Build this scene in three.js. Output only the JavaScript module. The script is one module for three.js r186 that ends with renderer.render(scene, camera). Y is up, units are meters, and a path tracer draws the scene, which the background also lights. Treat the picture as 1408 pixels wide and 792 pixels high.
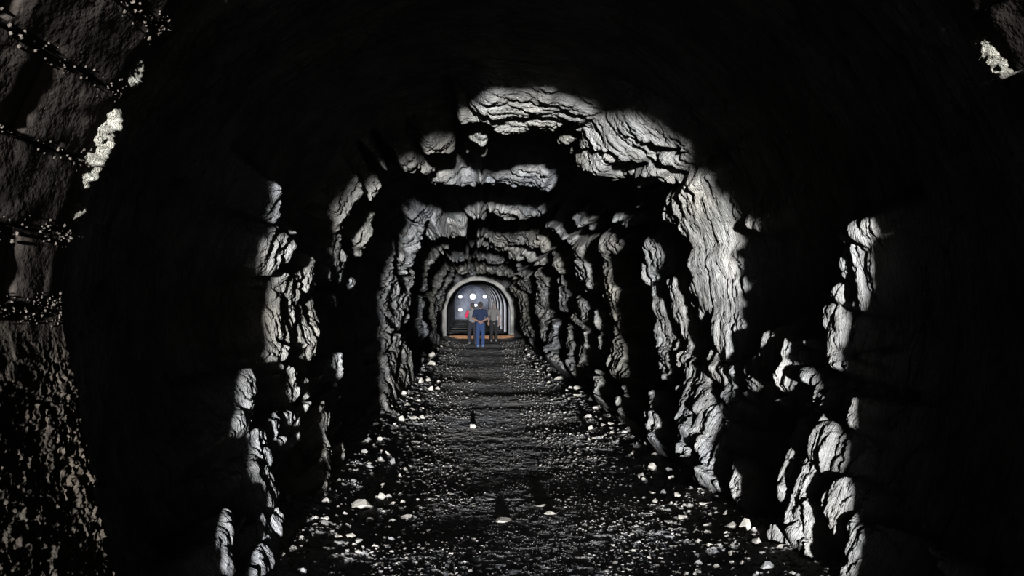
import * as THREE from 'three';
import { mergeGeometries, mergeVertices } from 'three/addons/utils/BufferGeometryUtils.js';
import { MarchingCubes } from 'three/addons/objects/MarchingCubes.js';
import { ConvexGeometry } from 'three/addons/geometries/ConvexGeometry.js';
import { RectAreaLightUniformsLib } from 'three/addons/lights/RectAreaLightUniformsLib.js';

// ------------------------------------------------------------------ camera, daylight, exposure
RectAreaLightUniformsLib.init();
const scene = new THREE.Scene();
const renderer = new THREE.WebGLRenderer({ antialias: true });
renderer.toneMapping = THREE.LinearToneMapping;
renderer.toneMappingExposure = 10;
renderer.shadowMap.enabled = true;
scene.background = new THREE.Color().setRGB(0.62, 0.74, 0.9);      // overcast sky outside the tunnel mouth

const FOCAL = 1060, EYE = 1.68;                                    // focal length in pixels of 1408 x 792, eye height in metres
const camera = new THREE.PerspectiveCamera(2 * Math.atan(396 / FOCAL) * 180 / Math.PI, 1408 / 792, 0.05, 300);
camera.position.set(0, EYE, 0);
camera.rotation.order = 'YXZ';
camera.rotation.set(Math.atan(22 / FOCAL), -Math.atan(51 / FOCAL), 0);
camera.updateMatrixWorld(true);
camera.matrixWorldInverse.copy(camera.matrixWorld).invert();

// daylight entering by the tunnel mouth, 90 m behind the photographer
const MOUTH = 90, LIGHT_X = 0.32, LIGHT_Y = 0.12;
const daylight = new THREE.RectAreaLight(new THREE.Color().setRGB(0.965, 0.98, 1.0), 6300, 2.9, 2.7);
daylight.position.set(LIGHT_X, EYE + LIGHT_Y, MOUTH - 0.2);
daylight.lookAt(LIGHT_X, EYE + LIGHT_Y, -60);
daylight.name = 'daylight_at_mouth';
scene.add(daylight);

// ------------------------------------------------------------------ helpers
const clamp = (v, a, b) => v < a ? a : v > b ? b : v;
const lerp = (a, b, t) => a + (b - a) * t;
const smooth = (a, b, v) => { const t = clamp((v - a) / (b - a), 0, 1); return t * t * (3 - 2 * t); };
function rng(seed) { let s = seed >>> 0; return () => { s = (s + 0x6D2B79F5) >>> 0; let t = s; t = Math.imul(t ^ (t >>> 15), t | 1); t ^= t + Math.imul(t ^ (t >>> 7), t | 61); return ((t ^ (t >>> 14)) >>> 0) / 4294967296; }; }
function h2(x, y, s) { let n = Math.imul(x, 374761393) + Math.imul(y, 668265263) + Math.imul(s, 974634777); n = Math.imul(n ^ (n >>> 13), 1274126177); return ((n ^ (n >>> 16)) >>> 0) / 4294967296; }
function noise2(x, y, s) {
  const xi = Math.floor(x), yi = Math.floor(y); let u = x - xi, v = y - yi; u = u * u * (3 - 2 * u); v = v * v * (3 - 2 * v);
  return lerp(lerp(h2(xi, yi, s), h2(xi + 1, yi, s), u), lerp(h2(xi, yi + 1, s), h2(xi + 1, yi + 1, s), u), v) * 2 - 1;
}
function fbm(x, y, s, oct = 4) { let a = 0.5, r = 0; for (let i = 0; i < oct; i++) { r += a * noise2(x, y, s + i); x *= 2.03; y *= 2.03; a *= 0.5; } return r; }
// broken rock: each cell is a tilted flat face; out[0] height in -1..1, out[1] nearness to a joint 0..1
const fc = [0, 0];
function facets(x, y, s, tilt) {
  const xi = Math.floor(x), yi = Math.floor(y); let f1 = 9, f2 = 9, hh = 0;
  for (let j = -1; j <= 1; j++) for (let i = -1; i <= 1; i++) {
    const cx = xi + i, cy = yi + j, dx = cx + 0.15 + 0.7 * h2(cx, cy, s) - x, dy = cy + 0.15 + 0.7 * h2(cx, cy, s + 1) - y, d = dx * dx + dy * dy;
    if (d < f1) { f2 = f1; f1 = d; hh = (h2(cx, cy, s + 2) * 2 - 1) * 0.6 - tilt * (dx * (h2(cx, cy, s + 3) * 2 - 1) + dy * (h2(cx, cy, s + 4) * 2 - 1)); } else if (d < f2) f2 = d;
  }
  fc[0] = hh; fc[1] = 1 - clamp((Math.sqrt(f2) - Math.sqrt(f1)) / 0.16, 0, 1);
  return fc;
}
function noiseTexture(size, paint, srgb) {
  const d = new Uint8Array(size * size * 4);
  for (let y = 0; y < size; y++) for (let x = 0; x < size; x++) { const c = paint(x / size, y / size), k = (y * size + x) * 4; d[k] = clamp(c[0], 0, 1) * 255; d[k + 1] = clamp(c[1], 0, 1) * 255; d[k + 2] = clamp(c[2], 0, 1) * 255; d[k + 3] = 255; }
  const t = new THREE.DataTexture(d, size, size); t.wrapS = t.wrapT = THREE.RepeatWrapping; t.magFilter = THREE.LinearFilter; t.minFilter = THREE.LinearMipmapLinearFilter; t.generateMipmaps = true;
  if (srgb) t.colorSpace = THREE.SRGBColorSpace; t.needsUpdate = true; return t;
}
// noise that repeats after n cells
function tnoise(u, v, n, s) {
  const x = u * n, y = v * n, xi = Math.floor(x), yi = Math.floor(y); let a = x - xi, b = y - yi; a = a * a * (3 - 2 * a); b = b * b * (3 - 2 * b);
  const q = (i, j) => h2((xi + i) % n, (yi + j) % n, s);
  return lerp(lerp(q(0, 0), q(1, 0), a), lerp(q(0, 1), q(1, 1), a), b) * 2 - 1;
}
const tfbm = (u, v, n, s, oct) => { let a = 0.5, r = 0; for (let i = 0; i < oct; i++) { r += a * tnoise(u, v, n << i, s + i); a *= 0.55; } return r; };

const grainMap = noiseTexture(1024, (u, v) => { const g = 0.8 + 0.2 * tfbm(u, v, 6, 11, 7) + 0.1 * tnoise(u, v, 256, 40), w = 0.02 * tfbm(u, v, 5, 60, 4); return [g + w, g, g - w]; }, true);
const grainBump = noiseTexture(1024, (u, v) => { const g = 0.5 + 0.5 * tfbm(u, v, 12, 81, 7); return [g, g, g]; });
// cracked stone: tilted flakes parted by fine joints
const crackBump = noiseTexture(1024, (u, v) => {
  let g = 0.45 + 0.25 * tfbm(u, v, 16, 81, 6);
  for (const [nx, ny, sd, k] of [[7, 16, 91, 0.2], [15, 36, 101, 0.12]]) {
    const x = u * nx + 0.25 * tnoise(u, v, 32, sd), y = v * ny + 0.35 * tnoise(u, v, 24, sd + 1), xi = Math.floor(x), yi = Math.floor(y); let f1 = 9, f2 = 9, hh = 0;
    for (let j = -1; j <= 1; j++) for (let i = -1; i <= 1; i++) { const cx = (xi + i + nx) % nx, cy = (yi + j + ny) % ny, dx = xi + i + h2(cx, cy, sd) - x, dy = yi + j + h2(cx, cy, sd + 2) - y, d = dx * dx + dy * dy; if (d < f1) { f2 = f1; f1 = d; hh = h2(cx, cy, sd + 3) - 0.5 + dx * (h2(cx, cy, sd + 4) - 0.5) + dy * (h2(cx, cy, sd + 5) - 0.5); } else if (d < f2) f2 = d; }
    g += k * hh - k * (1 - clamp((Math.sqrt(f2) - Math.sqrt(f1)) / 0.2, 0, 1));
  }
  return [g, g, g];
});
const rep = (t, n) => { const c = t.clone(); c.repeat.set(n, n); c.needsUpdate = true; return c; };
const mat = (r, g, b, o = {}) => new THREE.MeshPhysicalMaterial({ specularIntensity: 0.15, color: new THREE.Color().setRGB(r * 0.72, g * 0.72, b * 0.72), roughness: 0.95, metalness: 0, ...o });
const M = {
  rock: mat(1, 1, 1, { vertexColors: true, map: rep(grainMap, 0.8), bumpMap: rep(crackBump, 1.0), bumpScale: 0.022, side: THREE.DoubleSide }),
  floor: mat(1, 1, 1, { vertexColors: true, map: rep(grainMap, 0.9), bumpMap: rep(grainBump, 1.3), bumpScale: 0.01, side: THREE.DoubleSide }),
  stone: mat(1, 1, 1, { vertexColors: true, bumpMap: rep(grainBump, 2), bumpScale: 0.004 }),
  gravel: mat(0.08, 0.077, 0.073), chips: mat(0.1, 0.096, 0.09),
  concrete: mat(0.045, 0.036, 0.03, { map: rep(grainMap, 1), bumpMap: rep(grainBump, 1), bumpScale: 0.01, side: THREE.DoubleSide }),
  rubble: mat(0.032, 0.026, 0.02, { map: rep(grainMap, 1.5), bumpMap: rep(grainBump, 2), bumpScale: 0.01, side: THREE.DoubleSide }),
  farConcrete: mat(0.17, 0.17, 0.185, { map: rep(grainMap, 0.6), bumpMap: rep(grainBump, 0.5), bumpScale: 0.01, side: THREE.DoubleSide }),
};
const used = {};
const numbered = (n) => { const k = used[n] = (used[n] ?? -1) + 1; return k ? `${n}_${String(k).padStart(3, '0')}` : n; };
function obj(name, geo, m, parent = scene) { const o = new THREE.Mesh(geo, m); o.name = parent === scene ? numbered(name) : name; o.castShadow = o.receiveShadow = true; parent.add(o); return o; }
function tag(o, label, category, group) { o.userData.label = label; o.userData.category = category; if (group) o.userData.group = group; return o; }
function struct(o, label) { o.userData.kind = 'structure'; o.userData.label = label; o.userData.category = 'tunnel'; return o; }
function group(name) { const g = new THREE.Group(); g.name = numbered(name); scene.add(g); return g; }
// grid of points -> smooth-shaded mesh; P(i,j) writes into out [x,y,z,u,v,r,g,b]
function gridGeometry(ni, nj, P, flip) {
  const pos = new Float32Array(ni * nj * 3), uv = new Float32Array(ni * nj * 2), col = new Float32Array(ni * nj * 3), o = new Array(8).fill(1);
  for (let j = 0; j < nj; j++) for (let i = 0; i < ni; i++) { const k = j * ni + i; P(i, j, o); pos.set([o[0], o[1], o[2]], k * 3); uv.set([o[3], o[4]], k * 2); col.set([o[5], o[6], o[7]], k * 3); }
  const idx = new Uint32Array((ni - 1) * (nj - 1) * 6); let q = 0;
  for (let j = 0; j < nj - 1; j++) for (let i = 0; i < ni - 1; i++) { const a = j * ni + i, b = a + 1, c = a + ni, d = c + 1; if (flip) { idx[q++] = a; idx[q++] = b; idx[q++] = c; idx[q++] = b; idx[q++] = d; idx[q++] = c; } else { idx[q++] = a; idx[q++] = c; idx[q++] = b; idx[q++] = b; idx[q++] = c; idx[q++] = d; } }
  const g = new THREE.BufferGeometry(); g.setAttribute('position', new THREE.BufferAttribute(pos, 3)); g.setAttribute('uv', new THREE.BufferAttribute(uv, 2)); g.setAttribute('color', new THREE.BufferAttribute(col, 3)); g.setIndex(new THREE.BufferAttribute(idx, 1)); g.computeVertexNormals(); return g;
}

// ------------------------------------------------------------------ tunnel sections seen from the eye axis (x right, y up, both from the eye)
// horseshoe: arch of radius R on straight walls; distance from the eye axis in direction th
function horseshoe(th, cx, cy, R, leanL = 0, leanR = 0) {
  const dx = Math.cos(th), dy = Math.sin(th), b = dx * cx + dy * cy, t = b + Math.sqrt(b * b - cx * cx - cy * cy + R * R);
  if (t * dy >= cy) return t;
  return dx > 0 ? (cx + R - leanR * cy) / (dx - leanR * dy) : (cx - R + leanL * cy) / (dx + leanL * dy);
}
const LIN = { x: 0.41, y: -0.1, R: 1.91, d: 2.9 };                   // stone lining around the photographer, ends 2.9 m ahead
const POR = { x: 0.17, y: -0.4, R: 1.56, d: 38 };                    // far concrete portal
const lining = (th, grow = 0) => horseshoe(th, LIN.x, LIN.y, LIN.R + grow, 0.2, 0.17);
const TH0 = -46 * Math.PI / 180, TH1 = 235 * Math.PI / 180;

// ------------------------------------------------------------------ survey of the rock faces that stand out into the daylight:
// outlines traced on the photograph, [origin x, origin y, how steeply the face stands up, points...] at 3.96 per pixel; a negative steepness is a cleft
const FACES = [
  [280, 200, .25, 425,195,400,300,385,340,385,385,350,430,325,420,340,350,385,280,400,215],
  [280, 200, .8, 437,385,440,420,415,470,390,480,350,470,370,450,410,425],
  [280, 200, .5, 350,500,380,480,400,490,420,480,455,475,450,520,480,505,485,550,455,600,430,650,400,640,385,670,335,730,320,680,330,600,340,540],
  [280, 200, .5, 485,445,493,460,485,485,475,475],
  [280, 200, .6, 585,585,583,660,588,720,605,760,605,800,400,800,400,740,430,680,460,690,480,740,490,690,520,660,545,660,560,610],
  [280, 200, .5, 790,310,785,400,765,440,740,510,760,570,765,640,745,690,740,760,720,760,715,690,695,640,700,590,710,520,705,440,735,360],
  [280, 200, .4, 665,640,685,640,695,700,690,740,705,780,680,765,665,720],
  [280, 400, .65, 605,-5,600,60,612,130,600,195,585,250,580,310,550,385,515,330,500,290,470,270,465,310,480,330,440,330,435,380,460,410,495,440,505,490,500,590,480,640,460,600,440,560,420,500,395,480,365,440,365,400,340,340,370,270,360,200,350,130,375,60,380,-5],
  [280, 400, -1, 410,10,440,60,440,150,470,230,500,300,470,280,440,190,425,110,405,60],
  [280, 400, -1, 470,60,500,110,495,200,480,240,478,150,465,90],
  [280, 400, -1, 520,0,545,60,560,150,550,165,535,80,515,20],
  [280, 400, -1, 385,415,450,480,440,510,400,450],
  [280, 400, -1, 375,260,450,290,475,340,440,310,390,285],
  [280, 400, .6, 575,340,565,400,570,450,560,500,565,560,545,690,538,640,545,560,540,500,555,440,555,380],
  [280, 400, .3, 225,400,245,460,272,530,262,600,262,660,240,740,225,790,225,800,150,800,165,700,185,640,190,560,200,480,220,440],
  [280, 400, .5, 370,635,400,680,400,800,380,800,350,690],
  [280, 400, .65, 420,650,450,640,470,680,490,640,515,610,525,660,520,700,530,800,500,790,495,720,470,750,450,745,425,700],
  [280, 400, .5, 300,735,330,740,320,800,250,800,250,760],
  [280, 400, .5, 705,330,735,350,735,400,730,500,712,555,705,540,715,460,700,400],
  [280, 400, .3, 640,430,655,460,650,500,640,470],
  [280, 400, .3, 655,490,670,500,660,540],
  [280, 400, .4, 645,570,655,600,640,680,625,665,625,620],
  [280, 400, .5, 665,640,690,680,670,780,650,760,645,690,655,650],
  [280, 400, .4, 740,700,755,720,745,755,730,730],
  [280, 400, .3, 710,10,725,60,715,95,705,60],
  [280, 400, .3, 740,545,742,600,730,610,730,580],
  [280, 592, 1.3, 320,0,340,60,345,100,370,150,380,170,350,220,380,270,370,300,405,320,410,400,385,460,415,490,410,600,400,640,400,700,395,720,360,780,355,830,260,830,260,745,280,690,275,640,320,590,285,590,265,560,275,500,300,430,305,370,290,320,300,290,270,260,245,200,260,170,260,120,280,80,270,40,250,0],
  [280, 592, .3, 115,365,150,410,145,500,140,600,130,640,140,660,125,690,135,720,165,750,160,830,90,830,95,700,60,620,60,560,90,460,110,400],
  [280, 592, .4, 225,425,235,440,225,510,205,560,195,530,210,470],
  [280, 592, .5, 250,500,265,520,260,570,240,570,232,540],
  [280, 592, 1, 510,510,530,560,550,550,562,600,550,640,520,645,540,690,550,740,540,830,490,830,480,720,465,680,475,600,490,550],
  [280, 592, 1, 430,670,455,700,450,830,370,830,380,750,410,720],
  [280, 592, .5, 385,30,415,40,440,65,425,110,405,90,390,60],
  [280, 592, .5, 520,10,545,30,530,70,505,75,505,45],
  [280, 592, .5, 430,140,445,165,430,185,420,160],
  [280, 592, .35, 655,0,680,80,690,150,695,200,680,270,678,330,660,340,650,300,665,250,650,150,660,100],
  [280, 592, .3, 750,50,770,100,765,150,745,200,735,190,750,140],
  [280, 592, .5, 690,490,712,530,700,545,685,525],
  [440, 200, .2, 350,120,390,130,370,150,345,145],
  [440, 200, .25, 440,130,490,110,545,95,550,130,500,150,450,150],
  [440, 200, .25, 555,115,640,108,640,130,570,145,550,140],
  [440, 200, .2, 600,-10,750,-5,745,20,640,45,560,50,560,30,600,20],
  [440, 200, .25, 345,190,300,260,255,310,245,290,290,240,330,195],
  [440, 200, .3, 240,190,230,240,200,310,150,330,155,380,135,440,115,500,70,510,75,440,100,380,130,330,170,290,210,240],
  [440, 200, .55, 300,345,270,410,272,460,240,530,220,590,195,610,190,570,170,540,210,470,240,410,270,365],
  [440, 200, .6, 150,720,170,708,182,740,165,800,150,780],
  [440, 200, .9, 578,182,640,160,690,135,740,125,800,125,800,210,740,210,690,205,640,195,600,198],
  [440, 200, .35, 480,400,560,350,620,340,680,365,660,385,600,400,560,420,500,420],
  [440, 200, .9, 600,400,660,385,760,375,800,380,800,470,730,500,690,500,650,490,655,515,600,515,585,495,600,460,590,430],
  [440, 200, .6, 480,440,540,420,590,430,580,460,545,500,520,570,490,640,450,710,435,715,415,690,420,620,440,560,450,500],
  [440, 200, .4, 410,500,420,520,410,590,390,640,400,690,420,740,420,800,350,800,355,720,375,620,400,560],
  [440, 200, .6, 500,660,505,700,485,780,470,800,455,800,465,720,485,690],
  [440, 200, .45, 570,640,590,600,640,570,690,545,710,550,690,580,650,600,610,640,580,680,585,740,575,800,545,800,565,720],
  [440, 200, .5, 700,620,740,595,790,595,800,630,740,635,700,632],
  [440, 400, .6, 340,0,498,0,490,60,475,170,455,180,455,260,490,350,500,520,500,575,490,595,455,585,440,600,450,660,430,660,415,690,380,725,350,690,345,560,350,400,335,330,335,100],
  [440, 400, -1, 345,140,400,180,415,215,385,260,375,310,365,350,355,345,385,260,390,215,360,175],
  [440, 400, -1, 425,210,440,200,450,110,470,110,460,180,445,260,440,390,420,430,410,480,400,480,420,390,428,300],
  [440, 400, -1, 445,400,460,440,465,510,450,560,455,500],
  [440, 400, -1, 390,520,410,560,440,580,450,620,425,600,405,570],
  [440, 400, .35, 545,0,560,60,550,150,570,200,565,240,548,240,540,160],
  [440, 400, .35, 575,0,580,100,572,120,568,60],
  [440, 400, .5, 570,160,590,210,575,260,562,220],
  [440, 400, .3, 590,0,650,0,640,60,630,140,635,220,650,260,645,300,620,270,610,180,600,90],
  [440, 400, .2, 555,320,570,330,570,400,550,410],
  [560, 110, .5, 430,100,500,90,600,100,700,90,795,85,795,275,740,260,680,240,650,270,600,260,540,280,500,270,460,250,420,230,350,230,360,205,420,200,430,190,400,160,380,140],
  [560, 110, -1, 420,175,470,200,560,205,660,195,660,215,550,220,470,215,430,195],
  [560, 110, .25, 270,215,300,205,350,195,400,200,350,230,300,240,270,230],
  [560, 110, .3, 330,170,420,140,440,180,420,185],
  [560, 110, .7, 310,300,370,285,400,290,450,310,450,335,430,345,440,355,400,358,380,335,330,310],
  [560, 110, .7, 358,385,400,398,455,388,440,412,390,415],
  [560, 110, .3, 305,385,350,390,350,400,315,400],
  [560, 110, .25, 90,390,130,360,200,360,270,350,270,375,200,385,150,405,130,385,80,400],
  [560, 110, .25, 0,480,40,450,75,455,70,490,30,490,10,505],
  [560, 110, .25, 80,470,160,460,175,475,130,495,80,500],
  [560, 110, .9, 100,545,160,520,200,490,260,470,300,470,340,480,370,500,420,520,500,495,580,475,640,470,800,480,800,600,740,590,680,570,650,580,600,580,560,575,510,555,490,570,450,575,430,545,405,570,350,575,340,555,290,572,200,560,180,550,130,560],
  [560, 110, .8, 340,690,440,680,560,690,640,685,740,700,760,725,700,735,650,740,600,750,540,755,500,730,440,710,420,730,440,755,410,760,350,735,300,715],
  [740, 110, .42, -5,100,60,110,130,130,200,140,260,170,310,190,290,215,240,240,200,235,150,240,100,265,60,275,0,255],
  [740, 110, .5, 160,260,220,260,250,240,330,215,400,220,470,210,550,230,640,290,700,330,790,380,790,470,760,440,700,430,650,410,560,440,500,440,440,400,380,380,320,370,230,370,210,330,250,300,220,290,180,270],
  [740, 110, -1, 430,280,500,320,560,330,640,395,720,410,790,420,790,400,700,380,600,330,520,320,470,300],
  [740, 110, .4, 85,330,130,295,190,310,200,340,160,340,110,340],
  [740, 110, .65, 155,380,200,385,230,400,240,380,320,385,420,400,430,440,400,460,420,480,480,510,470,530,430,530,400,515,340,505,310,490,260,475,210,440],
  [740, 110, .65, 450,480,520,490,580,470,650,490,730,520,790,540,790,580,740,560,710,555,640,530,560,510,500,500],
  [740, 110, .6, 560,440,660,420,760,440,790,500,740,490,650,460],
  [740, 110, .6, 440,400,490,440,470,450,440,430],
  [740, 110, .5, 525,575,560,585,565,595,535,590],
  [740, 110, .5, 595,605,640,605,640,630,605,625],
  [740, 110, .7, 690,610,710,615,740,650,770,645,790,680,770,760,740,795,725,795,730,720,700,660],
  [740, 110, .7, 690,690,715,720,710,795,695,795,685,730],
  [740, 110, .7, 770,585,800,590,800,640,775,620],
  [740, 110, .6, 395,720,430,735,460,760,480,795,430,795,400,750],
  [740, 110, .3, 505,690,525,690,525,720,510,720],
  [740, 110, .35, 165,745,210,740,240,755,290,760,280,790,220,795,180,780],
  [740, 110, .3, 0,710,40,710,40,735,0,735],
  [560, 270, .5, 360,210,440,195,520,205,600,200,700,220,760,270,770,330,740,300,680,280,620,270,560,270,500,265,450,235,400,235],
  [560, 270, .45, 320,260,400,245,470,255,540,275,620,285,690,310,750,350,740,400,690,360,620,310,560,300,480,290,400,275,330,275],
  [560, 270, .55, 220,350,300,330,380,325,450,320,520,330,560,370,540,365,480,370,430,355,380,345,330,345,270,355],
  [560, 270, .4, 240,420,300,385,370,380,430,370,500,380,560,400,590,450,640,500,665,510,640,520,600,470,560,440,480,420,400,415,330,415,270,425,230,470,200,520,190,600,170,640,165,560,185,480,210,440],
  [560, 270, .35, 160,430,230,370,240,390,200,430,170,480,155,560,150,640,125,700,120,600,140,500],
  [700, 300, .5, 0,80,60,75,150,90,210,120,240,180,280,230,310,260,320,310,290,310,265,270,240,250,230,210,180,170,100,140,0,140],
  [700, 300, .4, 0,170,60,170,120,200,180,230,210,260,180,265,120,240,60,225,0,215],
  [700, 300, .5, 180,35,260,40,330,90,380,100,450,95,440,170,420,230,440,250,430,330,410,350,385,340,360,280,370,210,340,150,300,110,240,80],
  [700, 300, .6, 265,310,290,310,320,350,325,430,315,520,290,510,275,470,270,400,280,370,262,340],
  [700, 300, .45, 30,240,70,260,100,300,130,380,120,425,100,390,70,370,50,320],
  [700, 300, .6, 130,280,190,290,215,330,215,430,230,520,260,560,270,640,285,710,270,760,240,790,210,790,190,710,175,600,165,540,140,510,150,430,160,360],
  [700, 300, -1, 235,500,240,560,215,660,195,720,185,715,215,600,225,540],
  [700, 300, .35, 440,240,455,280,470,380,460,400,430,370,430,330],
  [700, 300, .6, 400,370,430,400,425,415,400,400],
  [700, 300, .6, 370,410,410,440,440,480,445,560,430,590,400,550,370,500,355,470,370,440],
  [700, 300, .7, 335,540,360,500,400,560,430,600,430,680,410,740,400,790,370,790,385,740,380,680,400,640,385,600,350,580],
  [700, 300, .5, 310,560,325,590,350,610,345,650,370,690,350,740,320,720,305,650,325,610,305,580],
  [700, 300, .5, 470,480,495,530,490,590,505,650,500,730,490,730,495,660,475,580,480,530],
  [700, 300, .5, 505,75,560,90,600,120,590,220,560,180,545,230,575,330,600,400,595,490,620,580,620,660,632,740,625,800,535,800,560,740,565,680,575,600,550,490,520,470,515,400,525,360,515,270,510,200,500,130],
  [700, 300, -1, 515,390,530,440,555,500,575,510,555,480,540,430,525,380],
  [700, 300, .6, 570,0,630,10,645,70,625,60,600,30],
  [700, 300, .35, 0,350,40,380,90,400,110,480,105,640,80,640,60,560,55,450,20,400],
  [700, 300, .3, 110,560,135,600,130,690,115,690,115,640],
  [700, 300, .35, 330,0,450,10,450,80,400,60,340,20],
  [740, 440, .6, 10,0,60,0,55,80,40,150,20,130],
  [740, 440, .65, 60,0,110,0,110,80,125,170,110,220,60,235,50,220,65,150,75,60],
  [740, 440, .5, 40,250,130,190,135,260,110,270],
  [740, 440, .5, 150,0,170,30,185,60,185,130,170,180,200,190,195,230,205,300,185,310,165,290,150,230,165,180,150,120,150,50],
  [740, 440, .75, 180,0,260,0,270,80,275,150,245,200,250,240,225,250,220,215,240,180,230,140,225,60,215,30],
  [740, 440, .4, 255,225,270,230,250,300,238,280],
  [740, 440, .5, 320,0,345,20,350,100,345,180,335,170,340,100,325,50],
  [740, 440, .65, 405,0,460,0,465,140,475,200,485,280,450,340,425,330,440,270,420,290,405,325,385,300,375,260,405,210,395,160,405,100],
  [740, 440, .75, 330,262,358,300,350,340,345,370,330,400,330,460,310,465,310,420,300,380,310,340,300,300],
  [740, 440, .65, 475,340,490,360,480,400,455,450,455,510,420,545,390,530,395,490,405,450,430,490,430,430,455,390],
  [740, 440, .8, 630,360,640,380,635,440,625,480,655,510,650,600,630,630,640,680,660,700,655,780,620,770,600,745,560,750,600,710,620,670,580,640,580,600,590,540,580,500,605,470,610,400],
  [740, 440, .8, 640,0,700,10,740,60,730,120,715,110,720,200,730,300,710,310,700,250,680,320,670,280,660,230,650,150,660,100,645,60],
  [860, 230, .75, 105,365,140,358,190,410,215,490,220,560,210,590,180,620,150,600,160,660,145,700,125,640,110,590,95,480],
  [860, 230, -1, 150,540,185,600,215,570,225,590,185,640,165,610],
  [860, 230, .8, 225,590,260,560,275,560,290,640,310,700,310,740,340,720,350,800,240,800,230,720,225,640],
  [860, 230, .8, 165,700,190,710,215,800,165,800],
  [860, 230, .7, 215,140,240,135,270,170,300,165,320,200,310,260,285,310,250,320,240,290,260,250,230,190],
  [860, 230, .7, 225,215,240,250,235,330,210,270],
  [860, 230, .6, 290,130,365,130,370,180,360,260,355,330,350,370,340,380,345,430,345,490,330,490,335,400,310,360,290,310,310,290,320,220,320,180,295,150],
  [860, 230, 1.4, 320,40,420,60,440,110,500,170,560,240,580,330,610,400,605,440,590,480,605,540,610,590,640,590,670,620,660,680,650,730,655,800,380,800,360,720,350,620,360,520,365,450,360,370,360,270,370,200,380,140,330,90],
  [860, 230, -1, 590,600,610,590,570,650,560,640],
  [860, 230, -1, 610,690,650,610,655,620,620,690],
  [860, 230, -1, 370,700,420,720,430,800,400,800],
  [860, 230, .25, 620,270,660,280,670,310,720,350,710,395,690,370,640,310],
  [860, 230, .4, 50,100,95,110,90,120,60,110],
  [860, 230, .4, 120,130,165,135,160,152,130,150],
  [860, 230, .9, 0,5,60,20,150,20,240,50,330,100,360,120,320,110,250,75,230,75,150,45,60,40,0,30],
  [860, 400, .85, 165,20,190,30,210,90,235,150,250,190,265,260,245,260,240,220,220,190,190,140,165,100],
  [860, 400, .8, 160,155,180,180,215,180,235,220,240,280,250,350,255,440,240,470,220,400,215,480,200,490,195,430,175,410,175,310,190,290,175,230,170,200],
  [860, 400, 1.3, 225,0,310,0,310,60,340,60,350,140,340,190,370,260,375,320,380,340,400,340,395,400,385,430,400,440,415,410,420,360,405,310,420,330,430,400,450,440,470,510,490,580,510,620,520,660,550,680,530,740,525,800,270,800,260,720,300,670,290,610,300,540,290,500,310,430,290,440,285,370,265,260,290,270,330,340,345,370,330,300,310,260,290,200,250,130],
  [860, 400, -1, 310,400,340,340,355,370,330,410,330,470,345,500,320,470,300,560,290,520,305,450],
  [860, 400, -1, 400,420,410,430,380,500,365,560,370,640,390,640,395,610,400,620,385,740,375,740,380,660,355,600,360,520],
  [860, 400, 1.15, 370,0,660,0,660,60,650,120,680,130,680,160,640,210,620,240,610,290,590,300,590,350,570,400,540,360,500,310,470,280,470,200,450,210,465,150,450,80,430,100,400,50],
  [860, 400, .5, 395,120,410,110,415,60,430,110,435,180,400,190],
  [860, 400, .75, 440,290,470,320,520,380,560,420,600,380,615,400,600,440,600,500,590,560,570,650,540,600,515,550,530,510,500,500,480,450,460,380,455,330],
  [860, 400, .6, 505,590,520,600,545,650,530,660],
  [860, 400, .7, 570,680,560,720,530,790,520,780,540,720],
  [860, 400, .7, 670,370,700,375,690,430,710,470,720,520,710,550,680,540,680,470,665,460,670,410],
  [860, 400, .7, 695,340,720,310,775,340,770,380,740,380,720,400,700,360],
  [860, 400, .7, 760,290,790,190,800,190,800,330],
  [860, 400, .5, 640,540,665,550,655,595,640,590],
  [860, 400, .5, 620,520,635,530,630,560],
  [860, 400, .5, 275,500,290,510,285,555,275,545],
  [860, 592, .85, 100,0,170,0,170,40,185,70,180,170,150,180,130,150,85,150,115,110,135,60,110,50],
  [860, 592, 1.4, 390,0,500,0,500,140,490,210,490,290,480,345,450,375,400,375,385,360,350,350,330,350,325,290,350,230,370,240,385,200,410,190,390,170,390,110,370,90,385,40],
  [860, 592, -1, 375,235,385,290,365,340,360,300],
  [860, 592, -1, 440,260,460,220,475,215,440,280,415,330,410,310],
  [860, 592, .8, 280,0,310,0,310,60,325,80,345,80,330,140,300,190,285,160,290,90,280,50],
  [860, 592, .6, 258,90,275,100,268,140,258,130],
  [860, 592, .7, 500,0,550,0,520,80,510,130,505,60],
  [860, 592, .75, 615,105,620,150,610,190,625,230,645,270,645,340,625,350,610,430,585,430,580,390,560,370,560,290,575,220,590,190,600,140],
  [1020, 280, .7, 665,40,690,70,710,130,745,130,740,170,700,250,690,300,700,370,690,430,685,500,660,570,650,600,620,605,580,570,600,500,610,450,580,430,570,380,545,320,570,290,545,210,545,160,600,95,640,120],
  [1020, 280, .6, 515,460,540,440,570,460,550,490,555,520,540,545,515,520],
  [1020, 280, .6, 475,480,490,485,485,505,472,500],
  [1020, 280, .65, 470,545,500,550,540,580,570,640,550,690,540,770,500,790,455,780,480,740,435,720,470,660,450,640,465,600],
  [1020, 280, .5, 340,720,370,720,375,790,355,790,345,740],
  [1020, 280, .7, 180,630,215,650,205,680,185,690,180,760,175,800,120,790,140,720,150,670],
  [1020, 280, .6, 235,710,260,710,300,790,230,790],
  [1020, 440, .7, 120,130,150,80,160,40,190,20,200,60,185,80,180,190,150,170],
  [1020, 440, .7, 90,170,115,155,145,190,130,225,105,215,95,235,70,215,60,180],
  [1020, 440, .65, 35,215,65,225,70,240,50,270,75,280,90,350,70,395,45,390,38,340,25,295,40,250],
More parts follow.
